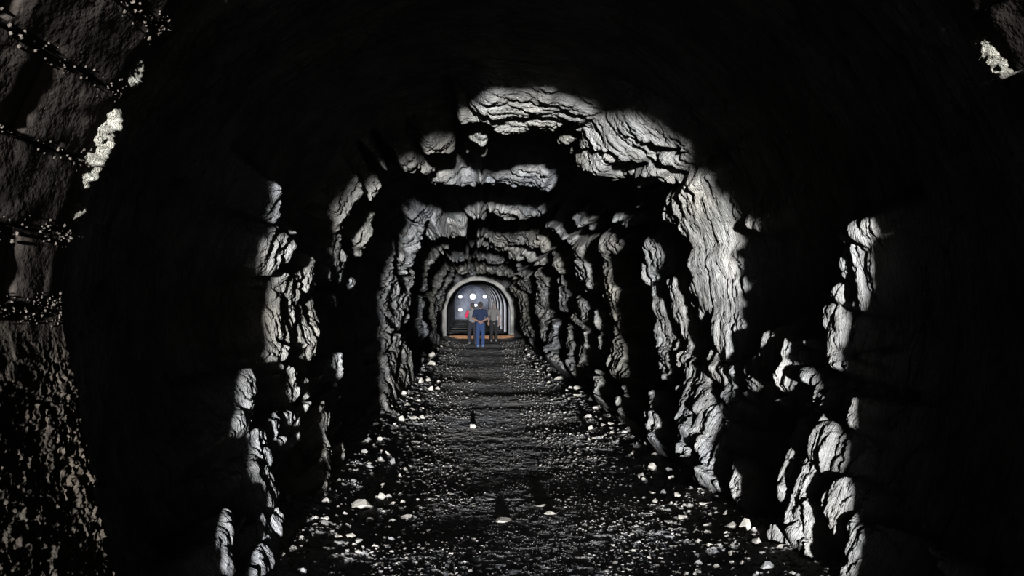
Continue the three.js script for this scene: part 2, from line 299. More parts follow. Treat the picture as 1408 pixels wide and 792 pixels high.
  [1020, 440, .6, 5,385,35,385,20,440,8,420],
  [1020, 440, .65, 240,70,290,140,320,180,310,230,280,240,270,205,225,220,230,170,225,130],
  [1020, 440, .5, 345,85,375,95,375,160,355,150,355,110],
  [1020, 440, .65, 200,260,260,235,280,300,310,340,300,380,270,390,330,375,320,400,260,410,230,410,195,380,205,330],
  [1020, 440, .65, 340,245,370,260,400,310,420,350,400,370,350,370,330,390,360,350,330,300],
  [1020, 440, .6, 400,375,430,370,450,450,430,475,415,420,390,460,375,460,400,410],
  [1020, 440, .6, 355,430,365,440,345,470,330,470],
  [1020, 440, .6, 370,490,375,520,355,535],
  [1020, 440, .6, 410,460,410,500,385,515,395,480],
  [1020, 440, .8, 300,490,300,515,285,510],
  [1020, 440, .6, 170,470,185,410,205,410,205,440,180,465],
  [1020, 440, .8, 335,500,355,540,345,590,320,620,300,650,290,675,250,675,260,640,300,600,310,550],
  [1020, 440, .6, 440,480,470,530,455,570,430,560],
  [1020, 440, .85, 410,590,450,580,480,540,510,560,555,640,555,800,440,800,470,690,440,750,380,770,385,700,400,640],
  [1020, 440, .9, 270,700,300,680,305,720,290,780,250,800,270,740],
  [1020, 440, .65, 480,0,570,0,545,80,530,150,490,160,460,150,480,100,440,90,450,50],
  [1020, 440, .5, 480,165,500,165,520,190,550,240,545,300,520,295,505,250,515,210,485,200],
  [1020, 440, .35, 605,380,600,450,585,490,610,530,625,600,600,610,570,560,565,500,590,440],
  [1020, 440, .15, 595,130,620,220,605,230],
  [1020, 592, 1.1, 290,80,305,90,300,160,280,200,290,215,255,235,260,280,270,330,300,320,310,260,330,220,330,190,350,130,385,170,390,120,385,100,410,0,540,0,555,100,550,200,520,240,440,250,460,190,440,170,420,190,435,240,380,290,360,340,385,400,420,450,410,485,385,490,375,560,355,600,320,650,300,680,295,720,240,720,230,690,210,710,190,700,180,650,145,640,135,600,170,500,195,510,240,600,240,560,230,490,260,410,215,400,220,370,205,340,215,270,240,210,265,180],
  [1020, 592, .9, 420,315,500,280,530,270,580,240,600,300,600,390,580,420,550,430,535,500,510,510,480,480,455,450,460,410,420,390,415,350],
  [1020, 592, .8, 480,545,520,520,535,560,510,590,480,585],
  [1020, 592, .85, 575,430,600,415,620,480,660,530,660,590,630,630,635,690,640,720,600,740,630,770,625,830,510,830,500,730,530,720,560,740,555,660,600,610,580,560],
  [1020, 592, .6, 475,610,485,640,520,710,500,690,480,640],
  [1020, 592, .6, 715,480,740,475,730,540,700,530,695,510],
  [1020, 592, .5, 330,700,355,695,345,720,330,725],
  [1020, 592, .8, 390,670,400,690,380,740,350,770,340,760,370,720,370,690],
  [1020, 592, .4, 975,560,985,590,1000,680,1010,790,1000,720,975,640],
];
const SW = 1408, SH = 850, survey = new Float32Array(SW * SH);
for (const f of FACES) {
  const n = (f.length - 3) / 2, X = [], Y = [];
  for (let i = 0; i < n; i++) { X.push(f[0] + f[3 + 2 * i] / 3.96); Y.push(f[1] + f[4 + 2 * i] / 3.96); }
  const x0 = Math.max(0, Math.floor(Math.min(...X))), x1 = Math.min(SW - 1, Math.ceil(Math.max(...X))), y0 = Math.max(0, Math.floor(Math.min(...Y))), y1 = Math.min(SH - 1, Math.ceil(Math.max(...Y)));
  for (let y = y0; y <= y1; y++) for (let x = x0; x <= x1; x++) {
    let inside = false;
    for (let i = 0, j = n - 1; i < n; j = i++) if ((Y[i] > y + 0.5) !== (Y[j] > y + 0.5) && x + 0.5 < (X[j] - X[i]) * (y + 0.5 - Y[i]) / (Y[j] - Y[i]) + X[i]) inside = !inside;
    if (inside) survey[y * SW + x] = f[2] < 0 ? 0 : Math.max(survey[y * SW + x], f[2] * (f[0] === 280 ? 0.85 : 1));
  }
}
const E = camera.matrixWorldInverse.elements;
function surveyAt(th, t) {                                           // direction from the eye: th round the axis, t = tangent off the axis
  const x = t * Math.cos(th), y = t * Math.sin(th), z = -1;
  const cx = E[0] * x + E[4] * y + E[8] * z, cy = E[1] * x + E[5] * y + E[9] * z, cz = E[2] * x + E[6] * y + E[10] * z;
  const px = Math.floor(704 - FOCAL * cx / cz), py = Math.floor(396 + FOCAL * cy / cz);
  return px >= 0 && px < SW && py >= 0 && py < SH ? survey[py * SW + px] : 0;
}
function pixelRay(px, py) { return new THREE.Vector3((px - 704) / FOCAL, (396 - py) / FOCAL, -1).transformDirection(camera.matrixWorld); }
function onFloor(px, py, h = 0) { const d = pixelRay(px, py), k = (EYE - h) / -d.y; return new THREE.Vector3(d.x * k, h, d.z * k); }
function atDepth(px, py, depth) { const d = pixelRay(px, py), k = depth / -d.z; return new THREE.Vector3(d.x * k, EYE + d.y * k, -depth); }

// ------------------------------------------------------------------ rock relief: radius of the wall round the eye axis, by direction and depth
const NT = 1080, NZ = 1020, ZA = LIN.d - 0.25, ZB = POR.d + 0.05;
const zs = new Float64Array(NZ);
{ // spacing halfway between even in 1/z and even in log z
  const f = (z) => 0.6 * (1 - ZA / z) / (1 - ZA / ZB) + 0.4 * Math.log(z / ZA) / Math.log(ZB / ZA);
  let z = ZA; for (let j = 0; j < NZ; j++) { const want = j / (NZ - 1); while (f(z) < want && z < ZB) z += 0.0015; zs[j] = j === NZ - 1 ? ZB : z; }
}
const radius = new Float32Array(NT * NZ), lit = new Float32Array(NT * NZ);
const theta = (i) => TH0 + (TH1 - TH0) * i / (NT - 1);
const rimOut = (th) => horseshoe(th, POR.x, POR.y, POR.R + 0.2);
const NS = 1300;
function march(th, mult, Z, R, W) {                                  // profile of one direction: faces that stand up into the daylight, hollows behind them
  const cd = LIGHT_X * Math.cos(th) + LIGHT_Y * Math.sin(th), r0 = lining(th);
  let rp = r0, zp = LIN.d, s = (rp - cd) / (MOUTH + zp), r = r0, z = LIN.d, was = false;
  let t = r0 / LIN.d; const tEnd = 0.03, k = Math.pow(tEnd / t, 1 / NS);
  if (Z) { Z.push(ZA, LIN.d - 0.1); R.push(r0 + 0.3, r0 + 0.3); W.push(0, 0); }
  for (let n = 0; n < NS; n++) {
    const t2 = t * k, w = surveyAt(th, t2);
    if (w > 0) {
      if (!was) { const z2 = (rp - s * zp) / (t2 - s), r2 = t2 * z2; if (Z) hollow(rp, zp, r2, z2, s, Z, R, W); r = r2; z = z2; was = true; }
      const m = mult * w * Math.pow(r / z, 0.55), dz = (r - t2 * z) / (t2 - s + m);
      if (dz > 0) { z += dz; r += (s - m) * dz; rp = r; zp = z; s = (rp - cd) / (MOUTH + zp); }
      if (Z) { Z.push(z); R.push(r); W.push(w); }
    } else was = false;
    t = t2;
    if (z > ZB) break;
  }
  if (Z && z < ZB) { const z2 = ZB, r2 = rp + s * (z2 - zp); hollow(rp, zp, r2, z2, s, Z, R, W); Z.push(ZB + 0.1); R.push(r2); W.push(0); }
  return rp + s * Math.max(0, ZB - zp);
}
function hollow(r1, z1, r2, z2, s, Z, R, W) {
  const dz = z2 - z1; if (dz < 0.015) return;
  const depth = Math.min(0.42, 0.03 + dz * 0.3), n = 18;
  for (let i = 1; i < n; i++) { const u = i / n, q = Math.pow(u, 1.4); Z.push(z1 + dz * u); R.push(lerp(r1, r2, u) + depth * Math.pow(Math.sin(Math.PI * q), 0.8)); W.push(0); }
}
{
  const mults = new Float64Array(NT);
  for (let i = 0; i < NT; i += 4) {
    const th = theta(i), target = rimOut(th); let a = 0.05, b = 2.5;
    for (let q = 0; q < 12; q++) { const m = (a + b) / 2; if (march(th, m) > target) a = m; else b = m; }
    for (let q = 0; q < 4 && i + q < NT; q++) mults[i + q] = (a + b) / 2;
  }
  const sm = (src, w) => { const o = new Float64Array(NT); for (let i = 0; i < NT; i++) { let a = 0, n = 0; for (let q = -w; q <= w; q++) { const j = i + q; if (j < 0 || j >= NT) continue; a += Math.log(src[j]); n++; } o[i] = Math.exp(a / n); } return o; };
  const mm = sm(sm(mults, 14), 14);
  for (let i = 0; i < NT; i++) {
    const th = theta(i), Z = [], R = [], W = []; march(th, mm[i], Z, R, W);
    let q = 0;
    for (let j = 0; j < NZ; j++) {
      const z = zs[j]; while (q < Z.length - 2 && Z[q + 1] < z) q++;
      const u = clamp((z - Z[q]) / Math.max(1e-6, Z[q + 1] - Z[q]), 0, 1);
      let r = lerp(R[q], R[q + 1], u); const e = smooth(30, ZB, z); r = lerp(r, Math.min(r, rimOut(th) + (ZB - z) * 0.12), e * 0.0) ;
      radius[j * NT + i] = r; lit[j * NT + i] = lerp(W[q], W[q + 1], u);
    }
  }
  // break the joints between neighbouring directions a little
  for (const A of [radius, lit]) for (let j = 0; j < NZ; j++) {
    const n0 = 2 + Math.round(zs[j] / 4.5), row = A.slice(j * NT, j * NT + NT);
    for (let i = 0; i < NT; i++) { const dg = theta(i) * 57.3, n = zs[j] > 5.6 && zs[j] < 9 && dg > -13 && dg < 24 ? 8 : n0; let a = 0, m = 0; for (let q = -2 * n; q <= 2 * n; q++) { const p = i + q; if (p < 0 || p >= NT) continue; const w = Math.exp(-q * q / (n * n)); a += w * row[p]; m += w; } A[j * NT + i] = a / m; }
  }
  // hollows run on smoothly round the section
  const soft = new Float32Array(NT), softLit = new Float32Array(NT);
  for (let j = 0; j < NZ; j++) {
    const n = 28;
    for (let i = 0; i < NT; i++) { let a = 0, b = 0, m = 0; for (let q = -2 * n; q <= 2 * n; q += 2) { const p = clamp(i + q, 0, NT - 1), w = Math.exp(-q * q / (n * n)), L = lit[j * NT + p] > 0.02 ? 1 : 0; a += w * (1 - L) * radius[j * NT + p]; b += w * L * Math.exp(-q * q / 30); m += w * (1 - L); } soft[i] = m > 0.3 ? a / m : radius[j * NT + i]; softLit[i] = b; }
    for (let i = 0; i < NT; i++) { const k = j * NT + i; radius[k] = lerp(Math.max(soft[i], radius[k] - 0.05), radius[k], smooth(0.05, 0.6, softLit[i])); }
  }
  // pull the last metres in to the concrete portal
  for (let j = 0; j < NZ; j++) { const e = smooth(34, ZB, zs[j]); if (e > 0) for (let i = 0; i < NT; i++) radius[j * NT + i] = lerp(radius[j * NT + i], rimOut(theta(i)), e); }
}
// wall colour belongs to the stone: grey limestone with buff and blue-grey beds
function rockTint(a, z, o) {
  const k = fbm(a * 0.9, z * 0.7, 301, 4), w = fbm(a * 0.5 + 9, z * 0.45, 321, 3), v = fbm(a * 5, z * 5, 341, 3);
  const g = 0.125 + 0.035 * k + 0.025 * v, warm = clamp(0.3 + 1.3 * w, -0.8, 1);
  const pale = smooth(0.75, 0.2, Math.hypot((a - 0.42) / 0.55, (z - 6.6) / 0.9) + 0.35 * fbm(a * 3, z * 3, 361, 3)), q = 1 + 0.2 * pale;   // smooth pale bed in the right wall
  o[5] = g * q * (1 + 0.08 * warm); o[6] = g * q * (1 + 0.02 * warm); o[7] = g * q * (1 - 0.14 * warm);
}
const relief = new Float32Array(NT * NZ);
for (let j = 0; j < NZ; j++) {
  const z = zs[j], S = Math.max(1, z / 8), zl = z > 8 ? 8 + 8 * Math.log(z / 8) : z, amp = Math.pow(S, 0.55);
  const inside = smooth(LIN.d, LIN.d + 0.4, z) * (1 - smooth(36, ZB, z));
  for (let i = 0; i < NT; i++) {
    const th = theta(i), a = (th - 1.6) * 1.8 / Math.pow(S, 0.5) + 40, k = j * NT + i, lw = clamp(lit[k] * 5, 0, 1), plain = 1 - 0.6 * smooth(1.0, 1.35, lit[k]) * smooth(-0.25, 0, th) * smooth(0.75, 0.6, th);
    const zc = zl - 0.8 * radius[k];
    const wx = a + 0.05 * fbm(a * 1.3, zc * 1.3, 5, 2), wz = zc + 0.14 * fbm(a * 0.7, zc * 0.7, 15, 2) + 0.02 * fbm(a * 4, zc * 9, 19, 2);
    let h = 0;
    facets(wx / 0.75, wz / 0.26, 31, 1.1); h += 0.030 * fc[0] + 0.034 * fc[1];
    facets(wx / 0.34, wz / 0.10, 51, 1.2); h += 0.018 * fc[0] + 0.024 * fc[1];
    facets(wx / 0.16, wz / 0.05, 71, 1.1); h += 0.009 * fc[0] + 0.009 * fc[1];
    facets(wx / 0.06, wz / 0.03, 81, 1.0); h += (z < 14 ? 0.0045 : 0) * fc[0];
    h += 0.008 * fbm(a * 5, zc * 16, 91, 3);
    h *= 1.08 * plain;
    relief[k] = radius[k] + inside * amp * (h + 0.03 * (1 - lw) - 0.028 * lw);
  }
}
const wallAt = (th, z) => { const i = clamp(Math.round((th - TH0) / (TH1 - TH0) * (NT - 1)), 0, NT - 1); let lo = 0, hi = NZ - 1; while (hi - lo > 1) { const m = (lo + hi) >> 1; if (zs[m] < z) lo = m; else hi = m; } return relief[lo * NT + i]; };
function rockPart(name, i0, i1, label) {
  const g = gridGeometry(i1 - i0 + 1, NZ, (i, j, o) => {
    const q = i + i0, th = theta(q), r = relief[j * NT + q], z = zs[j];
    o[0] = r * Math.cos(th); o[1] = EYE + r * Math.sin(th); o[2] = -z; o[3] = th * 1.8; o[4] = z - 1.5 * r; rockTint(th * 1.8, z, o);
  });
  return struct(obj(name, g, M.rock), label);
}
const iR = Math.round(NT * (32 - -46) / 281), iL = Math.round(NT * (150 - -46) / 281);
rockPart('wall_right', 0, iR, 'rough hewn grey rock wall along the right of the tunnel');
rockPart('ceiling', iR, iL, 'rough hewn grey rock roof of the tunnel with overhanging ledges');
rockPart('wall_left', iL, NT - 1, 'rough hewn grey rock wall along the left of the tunnel');

// ------------------------------------------------------------------ floor of trodden gravel
function floorHeight(x, z) {
  const c = x - 0.38, edge = smooth(0.75, 1.7, Math.abs(c));
  let h = 0.10 * edge * edge + 0.022 * fbm(x * 0.5 + 3, z * 0.55, 401, 3) + 0.032 * fbm(x * 0.35 + 7, z * 0.5, 405, 3);
  h += (0.005 + 0.03 * edge) * fbm(x * 5, z * 5, 411, 3);
  return h;
}
function floorRelief(x, z) {
  const c = x - 0.38, edge = smooth(0.7, 1.5, Math.abs(c)), zc = z > 7 ? 7 + 7 * Math.log(z / 7) : z;
  let h = floorHeight(x, z);
  facets(x / 0.07, zc / 0.05, 431, 1.0); h += (0.003 + 0.010 * edge) * fc[0] - 0.002 * fc[1];
  facets(x / 0.16, zc / 0.13, 451, 1.0); h += (0.001 + 0.012 * edge) * fc[0];
  return h + 0.005 * fbm(x * 25, zc * 25, 471, 2);
}
{
  const ni = 300, nj = 620, za = 1.0, zb = 39, X0 = -2.6, X1 = 3.2;
  const zz = (j) => { const u = j / (nj - 1); return 1 / lerp(1 / 3.2, 1 / zb, u) * 0.5 + 0.5 * 3.2 * Math.pow(zb / 3.2, u); };
  const g = gridGeometry(ni, nj + 20, (i, j, o) => {
    const z = j < 20 ? lerp(za, 3.2, j / 20) : zz(j - 20), x = lerp(X0, X1, i / (ni - 1));
    o[0] = x; o[1] = floorRelief(x, z); o[2] = -z; o[3] = x; o[4] = z;
    const g2 = 0.23 + 0.06 * fbm(x * 2, z * 2, 501, 4), w = fbm(x * 0.8, z * 0.8, 511, 3); o[5] = g2 * (1.0 + 0.08 * w); o[6] = g2 * (0.98 + 0.02 * w); o[7] = g2 * (0.97 - 0.08 * w);
  }, true);
  struct(obj('floor', g, M.floor), 'dark trodden gravel floor of the tunnel');
  const rear = new THREE.BoxGeometry(5.8, 0.2, MOUTH + 1.05); rear.translate(0.3, -0.1, (MOUTH - 1.0) / 2 + 0.0);
  struct(obj('floor_rear', rear, mat(0.05, 0.047, 0.044)), 'gravel floor behind the photographer up to the tunnel mouth');
}
// ------------------------------------------------------------------ near lining round the photographer
function arcPoint(s, grow) {                                          // s: arc length from the left springing over the crown to the right springing
  const ph = Math.PI - s / LIN.R; return [LIN.x + (LIN.R + grow) * Math.cos(ph), EYE + LIN.y + (LIN.R + grow) * Math.sin(ph)];
}
{
  // shell behind the blocks, open at the mouth
  const prof = (grow) => { const a = []; a.push([LIN.x - LIN.R - grow, -0.3]); for (let i = 0; i <= 40; i++) a.push(arcPoint(Math.PI * LIN.R * i / 40, grow)); a.push([LIN.x + LIN.R + grow, -0.3]); return a; };
  const tube = (inner, outer, zf, zn) => { const s = new THREE.Shape(); const a = prof(outer), b = prof(inner).reverse(); a.forEach((p, i) => i ? s.lineTo(p[0], p[1]) : s.moveTo(p[0], p[1])); b.forEach((p) => s.lineTo(p[0], p[1])); s.closePath(); const g = new THREE.ExtrudeGeometry(s, { depth: zn - zf, bevelEnabled: false, curveSegments: 1 }); g.translate(0, 0, zf); return g; };
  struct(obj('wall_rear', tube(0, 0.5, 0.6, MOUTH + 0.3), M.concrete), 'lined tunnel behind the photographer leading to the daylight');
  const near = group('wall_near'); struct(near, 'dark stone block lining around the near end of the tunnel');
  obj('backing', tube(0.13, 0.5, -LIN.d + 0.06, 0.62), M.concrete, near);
  // courses of blocks above eye height
  const R = rng(77), H = 0.272, s0 = 0.08, nC = Math.floor((Math.PI * LIN.R - 0.04) / H);
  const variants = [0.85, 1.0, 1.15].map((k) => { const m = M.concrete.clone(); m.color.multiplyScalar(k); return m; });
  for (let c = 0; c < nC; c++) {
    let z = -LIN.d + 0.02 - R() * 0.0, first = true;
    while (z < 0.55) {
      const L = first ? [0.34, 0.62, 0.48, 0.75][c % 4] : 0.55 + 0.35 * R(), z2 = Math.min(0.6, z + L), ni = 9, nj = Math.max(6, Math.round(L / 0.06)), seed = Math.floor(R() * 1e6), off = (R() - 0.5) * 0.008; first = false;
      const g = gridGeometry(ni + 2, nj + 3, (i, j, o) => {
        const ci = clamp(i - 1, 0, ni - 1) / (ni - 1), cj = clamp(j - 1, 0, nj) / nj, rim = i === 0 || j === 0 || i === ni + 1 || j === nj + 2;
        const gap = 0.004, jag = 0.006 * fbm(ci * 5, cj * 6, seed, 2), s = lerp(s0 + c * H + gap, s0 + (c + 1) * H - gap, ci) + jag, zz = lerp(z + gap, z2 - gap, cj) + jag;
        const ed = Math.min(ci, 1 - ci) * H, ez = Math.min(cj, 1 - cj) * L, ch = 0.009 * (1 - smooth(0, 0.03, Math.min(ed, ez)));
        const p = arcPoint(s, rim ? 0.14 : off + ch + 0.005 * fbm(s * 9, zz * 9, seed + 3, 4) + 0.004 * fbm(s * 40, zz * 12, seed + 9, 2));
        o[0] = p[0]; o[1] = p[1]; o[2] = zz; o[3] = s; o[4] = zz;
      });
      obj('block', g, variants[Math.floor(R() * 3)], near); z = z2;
    }
  }
  // honeycombed rubble concrete below the springing, both sides
  for (const side of [-1, 1]) {
    const ni = side < 0 ? 300 : 60, nj = side < 0 ? 330 : 60, x0 = LIN.x + side * LIN.R;
    const g = gridGeometry(ni, nj, (i, j, o) => {
      const y = lerp(-0.1, EYE + LIN.y + (side < 0 ? 0.09 : 0.24), i / (ni - 1)), u = j / (nj - 1), z = lerp(-LIN.d + 0.01, 0.62, side < 0 ? u * u * 0.7 + u * 0.3 : u);
      const low = 1 - smooth(1.25, 1.65, y); let h = 0.012 * fbm(y * 3, z * 3, 601, 3);
      facets(y / 0.036, z / 0.034, 611, 0.8); h += 0.010 * fc[0] * low - 0.006 * fc[1] * low; facets(y / 0.016, z / 0.016, 621, 0.9); h += 0.005 * fc[0] * low;
      h += 0.014 * low * fbm(y * 9, z * 7, 631, 3);
      o[0] = x0 - side * (side < 0 ? 0.2 : 0.17) * Math.max(0, EYE + LIN.y - y) + side * h + side * (j === 0 ? 0.2 : 0) + side * 0.035 * Math.min(1.6, z + LIN.d); o[1] = y; o[2] = z; o[3] = y; o[4] = z;
    }, side > 0);
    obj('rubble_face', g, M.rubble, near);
  }
  // crumbs of mortar squeezed out of the joints
  { const n = 800, im = new THREE.InstancedMesh(new THREE.IcosahedronGeometry(0.5, 0), mat(0.042, 0.035, 0.029), n), q = new THREE.Object3D(), RM = rng(91);
    for (let i = 0; i < n; i++) { const c = Math.floor(Math.pow(RM(), 1.6) * 9), e = Math.pow(RM(), 2), w = 0.005 + 0.013 * RM() * RM(), p = arcPoint(s0 + c * H + (RM() + RM() - 1) * (0.03 + 0.04 * (1 - e)), 0.002); q.position.set(p[0], p[1], -LIN.d + 0.03 + e * 1.2); q.scale.set(w, w * (0.7 + 0.6 * RM()), w * (0.7 + 0.8 * RM())); q.rotation.set(RM() * 6, RM() * 6, 0); q.updateMatrix(); im.setMatrixAt(i, q.matrix); }
    im.name = 'mortar_crumbs'; im.userData = { kind: 'stuff' }; im.castShadow = im.receiveShadow = true; near.add(im); }
  // crumbling mortar along the broken end of the lining
  const lips = [[150.5, 164, 0.08, 3], [143.5, 148, 0.045, 7], [137, 139, 0.02, 9], [165.5, 168.5, 0.035, 12], [169.8, 171.4, 0.03, 15], [23, 28, 0.055, 18]];
  for (const [d0, d1, amp, sd] of lips) {
    const ni = 60, nj = 16;
    const g = gridGeometry(ni, nj, (i, j, o) => {
      const u = i / (ni - 1), v = j / (nj - 1), ph = lerp(d0, d1, u) * Math.PI / 180, rr = lining(ph), e = Math.pow(Math.sin(Math.PI * clamp(u, 0.001, 0.999)), 0.5);
      const lump = 0.65 + 0.7 * fbm(u * (d1 - d0) * 0.7, v * 2 + sd, 700 + sd, 3), k = amp * e * lump * Math.pow(Math.sin(Math.PI * Math.pow(v, 1.6)), 0.7);
      facets(u * (d1 - d0) * 1.1, v * 5, 720 + sd, 1); const r = rr + 0.02 - k - 0.012 * e * fc[0] * Math.sin(Math.PI * v), z = -LIN.d + 0.10 - 0.15 * v - 0.03 * fbm(u * (d1 - d0) * 0.9, 1, 740 + sd, 3);
      o[0] = r * Math.cos(ph); o[1] = EYE + r * Math.sin(ph); o[2] = z; o[3] = u; o[4] = v; o[5] = 0.21; o[6] = 0.2; o[7] = 0.165;
    });
    obj('mortar', g, M.rock, near).userData.label = 'pale crumbling mortar on the broken edge';
  }
}

// ------------------------------------------------------------------ far concrete portal and lined tunnel beyond it
function horsePath(cx, cy, R, y0, n = 36) { const a = [[cx - R, y0]]; for (let i = 0; i <= n; i++) { const ph = Math.PI * (1 - i / n); a.push([cx + R * Math.cos(ph), EYE + cy + R * Math.sin(ph)]); } a.push([cx + R, y0]); return a; }
function ringGeometry(c, R1, R2, zNear, len, bevel = 0) {
  const s = new THREE.Shape(), a = horsePath(c.x, c.y, R2, -0.4), b = horsePath(c.x, c.y, R1, -0.4).reverse();
  a.forEach((p, i) => i ? s.lineTo(p[0], p[1]) : s.moveTo(p[0], p[1])); b.forEach((p) => s.lineTo(p[0], p[1])); s.closePath();
  const g = new THREE.ExtrudeGeometry(s, { depth: len - 2 * bevel, bevelEnabled: bevel > 0, bevelSize: bevel, bevelThickness: bevel, bevelSegments: 2, bevelOffset: -bevel, curveSegments: 1 }); g.translate(0, 0, -zNear - len + bevel); return g;
}
const END = 80;
{
  const far = group('wall_far'); struct(far, 'smooth concrete lined tunnel beyond the far arched portal');
  obj('portal_frame', ringGeometry(POR, POR.R, POR.R + 0.55, POR.d, 0.7, 0.05), mat(0.10, 0.097, 0.09, { map: rep(grainMap, 0.7), bumpMap: rep(grainBump, 0.7), bumpScale: 0.01 }), far).userData.label = 'pale concrete arch framing the far portal';
  const N = 8;
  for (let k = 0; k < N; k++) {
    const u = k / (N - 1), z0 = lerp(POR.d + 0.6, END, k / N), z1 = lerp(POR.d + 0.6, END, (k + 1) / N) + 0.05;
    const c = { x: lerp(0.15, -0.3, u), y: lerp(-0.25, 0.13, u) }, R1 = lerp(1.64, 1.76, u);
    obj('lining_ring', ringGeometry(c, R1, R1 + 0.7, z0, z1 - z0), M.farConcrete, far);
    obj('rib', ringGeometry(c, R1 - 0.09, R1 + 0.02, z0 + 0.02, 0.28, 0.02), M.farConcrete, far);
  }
  const w = new THREE.BoxGeometry(6.4, 6.4, 0.4); w.translate(-0.28, 1.6, -END - 0.2);
  struct(obj('wall_end', w, mat(0.095, 0.102, 0.125, { map: rep(grainMap, 2), bumpMap: rep(grainBump, 2), bumpScale: 0.02 })), 'blue grey concrete wall closing the far end behind the lamps');
  const g = gridGeometry(60, 420, (i, j, o) => { const z = lerp(38.6, END + 0.1, j / 419), x = lerp(-2.9, 2.9, i / 59); o[0] = x; o[1] = 0.03 * fbm(x * 1.5, z * 1.2, 801, 3) + 0.10 * Math.pow(Math.max(0, Math.sin(z * 1.5)), 4) + 0.02 * fbm(x * 5, z * 5, 811, 2); o[2] = -z; o[3] = x; o[4] = z; o[5] = 0.11; o[6] = 0.11; o[7] = 0.11; }, true);
  struct(obj('floor_far', g, M.floor), 'ridged gravel floor of the lined far tunnel');
}
// ------------------------------------------------------------------ lamps on the end wall
{
  const glow = new THREE.MeshStandardMaterial({ color: 0x222222, emissive: new THREE.Color().setRGB(0.95, 0.97, 1), emissiveIntensity: 0.32, roughness: 0.4 });
  const shell = mat(0.05, 0.05, 0.055, { roughness: 0.6 });
  const spots = [[650, 408, 0.29, 0.29, 0.7, 'largest round white lamp in the middle of the end wall top row'], [633, 408, 0.2, 0.155, 0.1, 'oval white lamp on the end wall left of the largest lamp'], [666.5, 408, 0.2, 0.155, 0.1, 'oval white lamp on the end wall right of the largest lamp'], [633, 426, 0.2, 0.15, 0.1, 'oval white lamp low on the end wall, lower left'], [653, 419.8, 0.27, 0.12, 0.08, 'flat white lamp low on the end wall, just above the walking people']];
  for (const [px, py, rx, ry, cd, label] of spots) {
    const p = atDepth(px, py, END - 0.02), g = group('wall_lamp'); g.position.copy(p); tag(g, label, 'lamp', 'white lamps on the end wall');
    const prof = [[0, 0], [1.12, 0], [1.16, 0.03], [1.16, 0.16], [1.1, 0.2], [1.02, 0.2], [1.0, 0.15], [0, 0.15]].map(([a, b]) => new THREE.Vector2(a, b));
    const h = new THREE.LatheGeometry(prof, 28); h.rotateX(Math.PI / 2); h.scale(rx, ry, 1); obj('housing', h, shell, g);
    const l = new THREE.SphereGeometry(1, 24, 8, 0, Math.PI * 2, 0, Math.PI / 2); l.rotateX(Math.PI / 2); l.scale(rx, ry, 0.07); l.translate(0, 0, 0.152); obj('lens', l, glow, g);
    const L = new THREE.PointLight(new THREE.Color().setRGB(0.72, 0.8, 1), cd, 0, 2); L.position.set(0, 0, 0.35); L.castShadow = true; L.shadow.radius = 6; g.add(L);
  }
}

// ------------------------------------------------------------------ plank across the threshold of the far portal
{
  const z = 37.2, w = 3.1, g = gridGeometry(40, 9, (i, j, o) => {
    const u = i / 39, ring = [[-0.05, 0], [-0.05, 0.11], [-0.035, 0.135], [0.035, 0.135], [0.05, 0.11], [0.05, 0], [0.03, -0.03], [-0.03, -0.03], [-0.05, 0]][j];
    o[0] = -1.2 + w * u; o[1] = 0.03 + ring[1] + 0.012 * fbm(u * 6, 1, 901, 2); o[2] = -z + ring[0]; o[3] = u * w; o[4] = j * 0.05; const k = 0.8 + 0.5 * fbm(u * 30, j * 2, 905, 3); o[5] = 0.06 * k; o[6] = 0.03 * k; o[7] = 0.015 * k;
  });
  tag(obj('plank', g, mat(1, 1, 1, { vertexColors: true, side: THREE.DoubleSide })), 'long orange brown wooden plank lying across the far portal threshold', 'plank');
}

// ------------------------------------------------------------------ people walking away
const smin = (a, b, k) => { const h = clamp(0.5 + 0.5 * (b - a) / k, 0, 1); return lerp(b, a, h) - k * h * (1 - h); };
function blob(bones, c, H, N, k) {                                   // bones: [ax,ay,az,ar, bx,by,bz,br]; a smooth skin over tapered capsules
  const mc = new MarchingCubes(N, new THREE.MeshBasicMaterial(), false, false, 120000), f = mc.field; mc.isolation = 0;
  for (let z = 0; z < N; z++) for (let y = 0; y < N; y++) for (let x = 0; x < N; x++) {
    const px = c[0] + ((x - N / 2) / (N / 2)) * H, py = c[1] + ((y - N / 2) / (N / 2)) * H, pz = c[2] + ((z - N / 2) / (N / 2)) * H; let d = 1;
    for (const b of bones) {
      const vx = b[4] - b[0], vy = b[5] - b[1], vz = b[6] - b[2], wx = px - b[0], wy = py - b[1], wz = pz - b[2], L = vx * vx + vy * vy + vz * vz, t = L > 0 ? clamp((wx * vx + wy * vy + wz * vz) / L, 0, 1) : 0;
      const fl = b[8] ?? 1, e = Math.hypot(wx - vx * t, wy - vy * t, (wz - vz * t) * fl) - lerp(b[3], b[7], t); d = smin(d, e, k);
    }
    f[x + y * N + z * N * N] = -d;
  }
  mc.update();
  const n = mc.count, g = new THREE.BufferGeometry(), pos = new Float32Array(mc.positionArray.slice(0, n * 3));
  for (let i = 0; i < n; i++) for (let q = 0; q < 3; q++) pos[i * 3 + q] = c[q] + pos[i * 3 + q] * H;
  g.setAttribute('position', new THREE.BufferAttribute(pos, 3)); const m = mergeVertices(g, 1e-4); m.computeVertexNormals(); return m;
}
